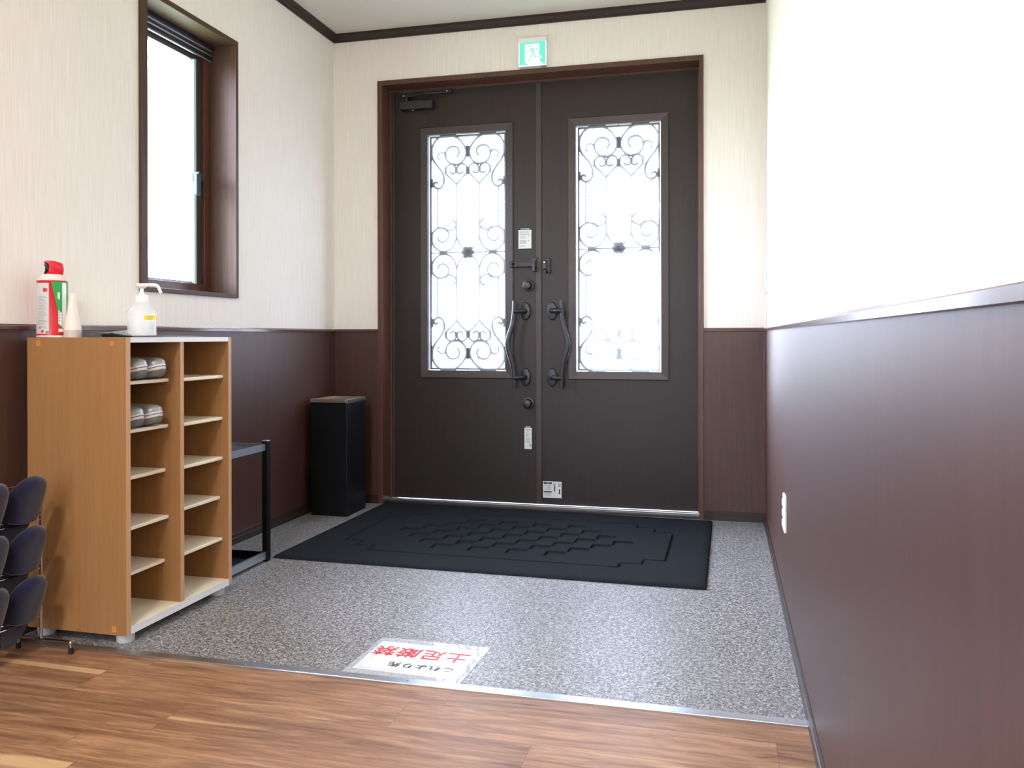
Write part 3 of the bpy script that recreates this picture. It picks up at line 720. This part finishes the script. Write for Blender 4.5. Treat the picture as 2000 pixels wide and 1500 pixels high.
# ------------------------------------------------------------ umbrella stand
ux0, ux1, uy0, uy1 = .075, .303, -1.682, -1.272
us = thing('umbrella_stand', 'black and grey metal umbrella stand between the shoe rack and the bin', 'umbrella stand', ((ux0+ux1)/2, (uy0+uy1)/2, 0))
for x in (ux0, ux1):
    for y in (uy0, uy1):
        p_ = obj('post', box(x-.013, x+.013, y-.013, y+.013, 0, .512, bev=.0015), blackp, us)
        obj('post_cap', box(x-.013, x+.013, y-.013, y+.013, .5123, .516, bev=.001), alumgrey, p_)
b = bmesh.new(); frame(b, 'z', ux0+.004, ux1+.004, uy0+.0, uy1+.0, .006, .474, .502)
obj('top_ring', b, alumgrey, us)
b = bmesh.new(); bx(b, (ux0+ux1)/2-.004, (ux0+ux1)/2+.004, uy0+.006, uy1-.115, .482, .500); bx(b, ux0+.012, ux1-.003, uy1-.12, uy1-.112, .482, .500); bx(b, ux0+.012, ux1-.003, uy0+.15, uy0+.158, .482, .500)
obj('divider_bar', b, alumgrey, us)
b = bmesh.new(); frame(b, 'z', ux0+.004, ux1+.006, uy0+.0, uy1+.0, .008, .011, .042)
obj('bottom_ring', b, alumgrey, us)
b = bmesh.new(); bx(b, ux0+.016, ux1-.006, uy0+.012, uy1-.012, .010, .014); frame(b, 'z', ux0+.016, ux1-.006, uy0+.012, uy1-.012, .003, .014, .040)
tr_ = obj('drip_tray', b, blackp, us)
b = bmesh.new(); frame(b, 'z', ux0+.0155, ux1-.0055, uy0+.0115, uy1-.0115, .002, .0402, .0415); obj('tray_rim', b, alumgrey, tr_)

# ------------------------------------------------------------ ashtray bin
bi = thing('ashtray_bin', 'tall square black bin with a steel ashtray top in the corner left of the doors', 'bin', (.156, -.272, 0))
bx0, bx1, by0, by1 = .050, .262, -.390, -.152
obj('body', box(bx0, bx1, by0, by1, 0, .606, bev=.004), blackp, bi)
b = bmesh.new(); frame(b, 'z', bx0-.002, bx1+.002, by0-.002, by1+.002, .010, .606, .624, .0015); 
rm = obj('steel_rim', b, steelb, bi)
b = bmesh.new(); bx(b, bx0+.008, bx1-.008, by0+.008, by1-.008, .6065, .610)
for i in range(9):
    for j in range(9): cyl(b, (bx0+.03+i*.019, by0+.03+j*.022, .610), (bx0+.03+i*.019, by0+.03+j*.022, .6115), .004, seg=8)
obj('ash_screen', b, mat('dull_steel', srgb(150, 140, 128), .4, metal=1), bi)

# ------------------------------------------------------------ door mat
def mat_pt(u, v, z):
    FL, FR, BR, BL = Vector((.310, -1.228)), Vector((2.138, -1.252)), Vector((2.146, -.078)), Vector((.328, -.018))
    p = (FL*(1-u)+FR*u)*(1-v)+(BL*(1-u)+BR*u)*v
    return (p.x, p.y, z)
LW, LH = 1.82, 1.19
cs = .087
def in_border(x, y):
    X, Y = abs(x), abs(y)
    return X < .735 and Y < .405 and not (X > .645 and Y > .26) and not (X > .555 and Y > .335)
def height(x, y):
    i, j = math.floor(x/cs+.5), math.floor(y/cs+.5)
    h = .0130
    if abs(j) <= 3 and abs(i) <= 7.3-1.15*abs(j) and (i+j) % 2 == 0: h = .0030
    return h
def groove(x, y, w_=.005):
    a_ = in_border(x, y)
    return any(in_border(x+dx_, y+dy_) != a_ for dx_, dy_ in ((w_, 0), (-w_, 0), (0, w_), (0, -w_)))
e = .0016
def breaks(half, lines):
    s_ = {-half, half, -half+.006, half-.006}
    for l in lines: s_ |= {l-e, l+e}
    s_ = sorted(s_); o = []
    for a_, b_ in zip(s_, s_[1:]):
        n_ = max(1, int((b_-a_)/.03)); o += [a_+(b_-a_)*k/n_ for k in range(n_)]
    return o+[s_[-1]]
bl = []
for v in (.735, .645, .555): bl += [v-.0055, v+.0055, -v-.0055, -v+.0055]
xs = breaks(LW/2, [(i+.5)*cs for i in range(-8, 8)]+bl)
bl = []
for v in (.405, .26, .335): bl += [v-.0055, v+.0055, -v-.0055, -v+.0055]
yl = breaks(LH/2, [(i+.5)*cs for i in range(-4, 4)]+bl)
b = bmesh.new(); G = []
for y in yl:
    rw = []
    for x in xs:
        ins = abs(x) < LW/2-.001 and abs(y) < LH/2-.001
        z = height(x, y) if ins else .006
        if ins and groove(x, y): z = .0030
        rw.append(b.verts.new(mat_pt(x/LW+.5, y/LH+.5, z)))
    G.append(rw)
for j in range(len(yl)-1):
    for i in range(len(xs)-1): b.faces.new((G[j][i], G[j][i+1], G[j+1][i+1], G[j+1][i]))
rim = [G[0][i] for i in range(len(xs))]+[G[j][-1] for j in range(1, len(yl))]+[G[-1][i] for i in range(len(xs)-2, -1, -1)]+[G[j][0] for j in range(len(yl)-2, 0, -1)]
low = [b.verts.new((v.co.x, v.co.y, .0005)) for v in rim]
for i in range(len(rim)): j = (i+1) % len(rim); b.faces.new((rim[i], low[i], low[j], rim[j]))
tag(obj('door_mat', b, matm, smooth=True, ang=60), 'large charcoal door mat with a carved checker pattern in front of the doors', 'door mat')

# ------------------------------------------------------------ laminated floor sign
sg = thing('floor_sign', 'white laminated sign with red and black writing taped to the grey floor', 'sign', (1.315, -2.15, 0))
def quad(b, pts, z0, z1):
    a_ = [b.verts.new((p[0], p[1], z0)) for p in pts]; c_ = [b.verts.new((p[0], p[1], z1)) for p in pts]
    b.faces.new(a_[::-1]); b.faces.new(c_)
    for i in range(len(pts)): j = (i+1) % len(pts); b.faces.new((a_[i], a_[j], c_[j], c_[i]))
wc = [(1.158, -2.256), (1.474, -2.268), (1.478, -2.044), (1.160, -2.036)]
b = bmesh.new(); quad(b, wc, .0006, .0014); obj('paper_sheet', b, paper, sg)
b = bmesh.new()
quad(b, [(1.138, -2.290), (1.183, -2.290), (1.183, -2.010), (1.150, -2.010)], .0015, .0018); quad(b, [(1.455, -2.294), (1.494, -2.296), (1.506, -2.010), (1.460, -2.014)], .0015, .0018)
quad(b, [(1.18, -2.052), (1.46, -2.058), (1.46, -2.014), (1.18, -2.006)], .0019, .0022); quad(b, [(1.18, -2.290), (1.46, -2.294), (1.46, -2.248), (1.18, -2.240)], .0019, .0022)
obj('clear_tape', b, tapef, sg)
def text(name, body, size, loc, rot, m, parent, ext=.0002, sx=1.0):
    cu = bpy.data.curves.new(name, 'FONT'); cu.body = body; cu.size = size; cu.extrude = ext; cu.align_x = 'CENTER'; cu.align_y = 'CENTER'; cu.resolution_u = 3
    to = bpy.data.objects.new(name, cu); C.objects.link(to)
    dg = bpy.context.evaluated_depsgraph_get(); me = bpy.data.meshes.new_from_object(to.evaluated_get(dg))
    bpy.data.objects.remove(to); bpy.data.curves.remove(cu)
    b = bmesh.new(); b.from_mesh(me); bpy.data.meshes.remove(me)
    b.transform(Matrix.Translation(loc) @ rot @ Matrix.Diagonal((sx, 1, 1, 1)))
    return obj(name, b, m, parent)
RZ = Matrix.Rotation(PI+math.radians(-1.2), 4, 'Z')
text('red_writing', '土足厳禁', .0765, (1.316, -2.108, .0026), RZ, redink, sg)
text('black_writing', 'これより先', .036, (1.350, -2.205, .0026), RZ, blackink, sg, sx=1.15)

# ------------------------------------------------------------ things on the shoe rack
ZT = RZT
cxn, cyn = .086, -2.216; cr_ = .0455
ca = thing('spray_can', 'red, green and grey aerosol can with a trigger nozzle on the shoe rack', 'spray can', (cxn, cyn, ZT))
b = bmesh.new(); lathe(b, [(0, 0), (cr_-.003, 0), (cr_, .003), (cr_, .006), (cr_-.001, .008), (cr_-.001, .179), (cr_, .181), (cr_-.001, .184)], (cxn, cyn, ZT)); obj('can_body', b, redl, ca, smooth=True)
b = bmesh.new(); lathe(b, [(0, .001), (cr_-.002, .0005), (cr_+.0008, .003), (cr_+.0008, .0055), (cr_-.001, .007)], (cxn, cyn, ZT)); obj('can_base_rim', b, white, ca, smooth=True)
b = bmesh.new(); lathe(b, [(cr_-.0005, .183), (cr_-.004, .187), (cr_-.009, .190), (cr_-.011, .199), (cr_-.016, .204), (0, .205)], (cxn, cyn, ZT)); obj('can_shoulder', b, cream, ca, smooth=True)
def wrap(b, a0, a1, z0, z1, r, n=14, z0b=None, z1b=None):
    """patch on the cylinder between angles (deg)"""
    V = []
    for i in range(n+1):
        a_ = math.radians(a0+(a1-a0)*i/n); t_ = i/n
        lo = z0+(0 if z0b is None else (z0b-z0)*t_); hi = z1+(0 if z1b is None else (z1b-z1)*t_)
        V.append((b.verts.new((cxn+r*math.cos(a_), cyn+r*math.sin(a_), ZT+lo)), b.verts.new((cxn+r*math.cos(a_), cyn+r*math.sin(a_), ZT+hi))))
    for (p, q), (s_, u_) in zip(V, V[1:]): b.faces.new((p, s_, u_, q))
view = math.degrees(math.atan2(CY-cyn, CX-cxn))   # direction of the camera seen from the can
rl = cr_+.0001
b = bmesh.new(); wrap(b, view-100, view-12, .012, .175, rl)
lb = obj('grey_label', b, greyl, ca, smooth=True)
b = bmesh.new()
for i in range(22): wrap(b, view-60, view-18-(i % 4)*3, .030+i*.0048, .0318+i*.0048, rl+.0001, 5)
obj('print', b, stickg, lb)
b = bmesh.new(); wrap(b, view-34, view-17, .146, .158, rl+.0002, 5); obj('red_mark', b, redl, lb); b = bmesh.new(); wrap(b, view-52, view-46, .028, .034, rl+.0002, 4); obj('red_mark', b, redl, lb); b = bmesh.new(); wrap(b, view-44, view-32, .016, .023, rl+.0002, 4); obj('red_mark', b, redl, lb)
b = bmesh.new(); wrap(b, view-24, view-13, .013, .021, rl+.0003, 4); obj('green_mark', b, greenl, lb)
b = bmesh.new(); wrap(b, view+1, view+100, .180, .181, rl+.0002, 24, z0b=-.30)
gb_ = bmesh.new()
V = []
for i in range(30):
    a_ = view-3+i*3.2; lo = max(.012, .178-i*.0125); V.append((a_, lo))
for (a_, lo), (a2, lo2) in zip(V, V[1:]):
    r_ = rl+.0002
    q = [(a_, lo), (a2, lo2), (a2, .179), (a_, .179)]
    gb_.faces.new([gb_.verts.new((cxn+r_*math.cos(math.radians(p)), cyn+r_*math.sin(math.radians(p)), ZT+z)) for p, z in q])
b.free(); obj('green_label', gb_, greenl, ca, smooth=True)
b = bmesh.new(); wrap(b, view+38, view+60, .03, .176, rl+.0005); obj('white_stripe', b, white, ca, smooth=True)
b = bmesh.new(); wrap(b, view+22, view+36, .045, .088, rl+.0004, z0b=.035, z1b=.080); wl_ = obj('name_patch', b, white, ca, smooth=True)
b = bmesh.new()
for i in range(4): wrap(b, view+23.5, view+30, .051+i*.009, .057+i*.009, rl+.0006, 3)
obj('patch_print', b, bluel, wl_)
b = bmesh.new(); wrap(b, view+20, view+28, .125, .146, rl+.0004, z0b=.122, z1b=.143); obj('patch_print', b, white, ca)
b = bmesh.new(); wrap(b, view+22, view+50, .018, .028, rl+.0006); obj('bottom_badge', b, white, ca)
# nozzle head
vx, vy = math.cos(math.radians(view)), math.sin(math.radians(view))
sxv, syv = -vy, vx     # to the right as seen from the camera: perpendicular
def cpt(s_, d_, z): return (cxn+sxv*s_+vx*d_, cyn+syv*s_+vy*d_, ZT+z)
b = bmesh.new()
prof = [(-.020, .204), (.032, .204), (.034, .222), (.030, .240), (.018, .245), (.000, .249), (-.022, .248), (-.023, .241), (-.006, .240), (-.006, .215)]
poly(b, [cpt(s_, -.016, z) for s_, z in prof], (vx*.032, vy*.032, 0)); bmesh.ops.bevel(b, geom=b.edges[:], offset=.003, segments=2, affect='EDGES', profile=.5)
hd = obj('nozzle_head', b, redp, ca, smooth=True)
b = bmesh.new(); prof = [(-.008, .241), (-.022, .241), (-.023, .236), (-.018, .228), (-.019, .215), (-.024, .206), (-.016, .204), (-.009, .216)]
poly(b, [cpt(s_, -.010, z) for s_, z in prof], (vx*.020, vy*.020, 0)); bmesh.ops.bevel(b, geom=b.edges[:], offset=.0015, segments=2, affect='EDGES', profile=.5)
obj('trigger', b, mat('trigger_black', srgb(30, 28, 30), .25), hd, smooth=True)

tx, ty = .160, -2.210
tb = thing('squeeze_bottle', 'slim cream tapered bottle standing right beside the aerosol can', 'bottle', (tx, ty, ZT))
b = bmesh.new(); lathe(b, [(0, 0), (.0262, 0), (.0268, .003), (.0262, .024)], (tx, ty, ZT)); obj('base_cap', b, greige, tb, smooth=True)
b = bmesh.new(); lathe(b, [(.0262, .0242), (.0245, .040), (.0205, .060), (.0155, .090), (.0125, .125), (.0118, .139), (.0105, .142), (0, .1425)], (tx, ty, ZT)); obj('bottle_body', b, cream, tb, smooth=True)
b = bmesh.new(); tube(b, catmull([(tx-.001, ty-.0125, ZT+.138), (tx-.001, ty-.0160, ZT+.090), (tx+.002, ty-.0235, ZT+.050), (tx+.012, ty-.0225, ZT+.030)], 6), .0012, seg=6); obj('side_ridge', b, cream, tb, smooth=True)

px_, py_ = .318, -2.080
pb = thing('pump_bottle', 'clear hand sanitiser pump bottle with a white pump and small yellow label', 'pump bottle', (px_, py_, ZT+.003))
PZ = ZT+.0054
frost = bpy.data.materials.new('frosted_plastic'); frost.use_nodes = True
fn = frost.node_tree; fp = fn.nodes['Principled BSDF']; fp.inputs['Base Color'].default_value = (.93, .95, .97, 1); fp.inputs['Roughness'].default_value = .25
ft = N(fn, 'ShaderNodeBsdfTransparent'); fm = N(fn, 'ShaderNodeMixShader'); fm.inputs[0].default_value = .32
fo = [n for n in fn.nodes if n.type == 'OUTPUT_MATERIAL'][0]
fn.links.new(ft.outputs[0], fm.inputs[1]); fn.links.new(fp.outputs[0], fm.inputs[2]); fn.links.new(fm.outputs[0], fo.inputs[0])
rp = .0455
b = bmesh.new(); lathe(b, [(0, 0), (rp-.003, 0), (rp, .003), (rp, .075), (rp-.002, .084), (rp-.014, .098), (.024, .110), (.018, .114), (.018, .118)], (px_, py_, PZ)); obj('bottle_body', b, frost, pb, smooth=True)
b = bmesh.new(); lathe(b, [(0, .002), (rp-.003, .002), (rp-.0025, .003), (rp-.0025, .038), (0, .038)], (px_, py_, PZ)); obj('liquid', b, mat('gel', srgb(214, 222, 228), .2), pb, smooth=True)
b = bmesh.new(); lathe(b, [(0, .112), (.0215, .112), (.0215, .130), (.019, .133), (.010, .135), (.0085, .140), (.006, .141), (.006, .162), (0, .162)], (px_, py_, PZ))
pc = obj('pump_collar', b, white, pb, smooth=True)
b = bmesh.new(); lathe(b, [(0, .158), (.009, .158), (.017, .164), (.018, .170), (.013, .174), (0, .175)], (px_, py_, PZ))
tube(b, catmull([(px_, py_, PZ+.169), (px_+.022, py_+.020, PZ+.170), (px_+.036, py_+.032, PZ+.167), (px_+.042, py_+.038, PZ+.150), (px_+.044, py_+.040, PZ+.143)], 6), .0052, seg=10)
obj('pump_head', b, white, pc, smooth=True)
v2 = math.degrees(math.atan2(CY-py_, CX-px_))
def pwrap(b, a0, a1, z0, z1, r):
    V = [(math.radians(a0+(a1-a0)*i/10)) for i in range(11)]
    for a_, c_ in zip(V, V[1:]): b.faces.new([b.verts.new((px_+r*math.cos(q), py_+r*math.sin(q), PZ+z)) for q, z in ((a_, z0), (c_, z0), (c_, z1), (a_, z1))])
b = bmesh.new(); pwrap(b, v2+8, v2+70, .052, .067, rp+.0004); yl_ = obj('yellow_label', b, yell, pb, smooth=True)
b = bmesh.new()
for i in range(4):
    pwrap(b, v2+18+i*7, v2+22+i*7, .061, .065, rp+.0007); pwrap(b, v2+18+i*7, v2+22+i*7, .054, .058, rp+.0007)
obj('label_print', b, stickg, yl_)

# clear folder lying on the rack
cf = thing('clear_folder', 'clear plastic folder with a dark sheet lying along the front of the shoe rack top', 'folder', (.30, -2.10, ZT))
def sheet(P00, P10, P11, P01, zf, n=16, m_=16):
    b = bmesh.new(); G = []
    for j in range(m_+1):
        rw = []
        for i in range(n+1):
            u_, v_ = i/n, j/m_
            p = (Vector(P00)*(1-u_)+Vector(P10)*u_)*(1-v_)+(Vector(P01)*(1-u_)+Vector(P11)*u_)*v_
            rw.append(b.verts.new((p.x, p.y, ZT+zf(u_, v_))))
        G.append(rw)
    for j in range(m_):
        for i in range(n): b.faces.new((G[j][i], G[j][i+1], G[j+1][i+1], G[j+1][i]))
    r_ = bmesh.ops.solidify(b, geom=b.faces[:], thickness=.0006)
    return b
zc1 = lambda u_, v_: .0030+.020*max(0, 1-v_*3.4)**1.6*(.3+.7*u_)+.0015*math.sin(v_*PI)
cvr = obj('clear_cover', sheet((.245, -2.235), (.405, -2.262), (.400, -1.845), (.235, -1.845), zc1), clearf, cf, smooth=True)
obj('dark_sheet', sheet((.205, -2.225), (.330, -2.252), (.330, -2.140), (.200, -2.125), lambda u_, v_: .0014+.019*math.sin(PI*(.12+.88*v_))**.5*(1-u_*.2)), mat('dark_sheet', srgb(44, 44, 46), .35), cf, smooth=True)
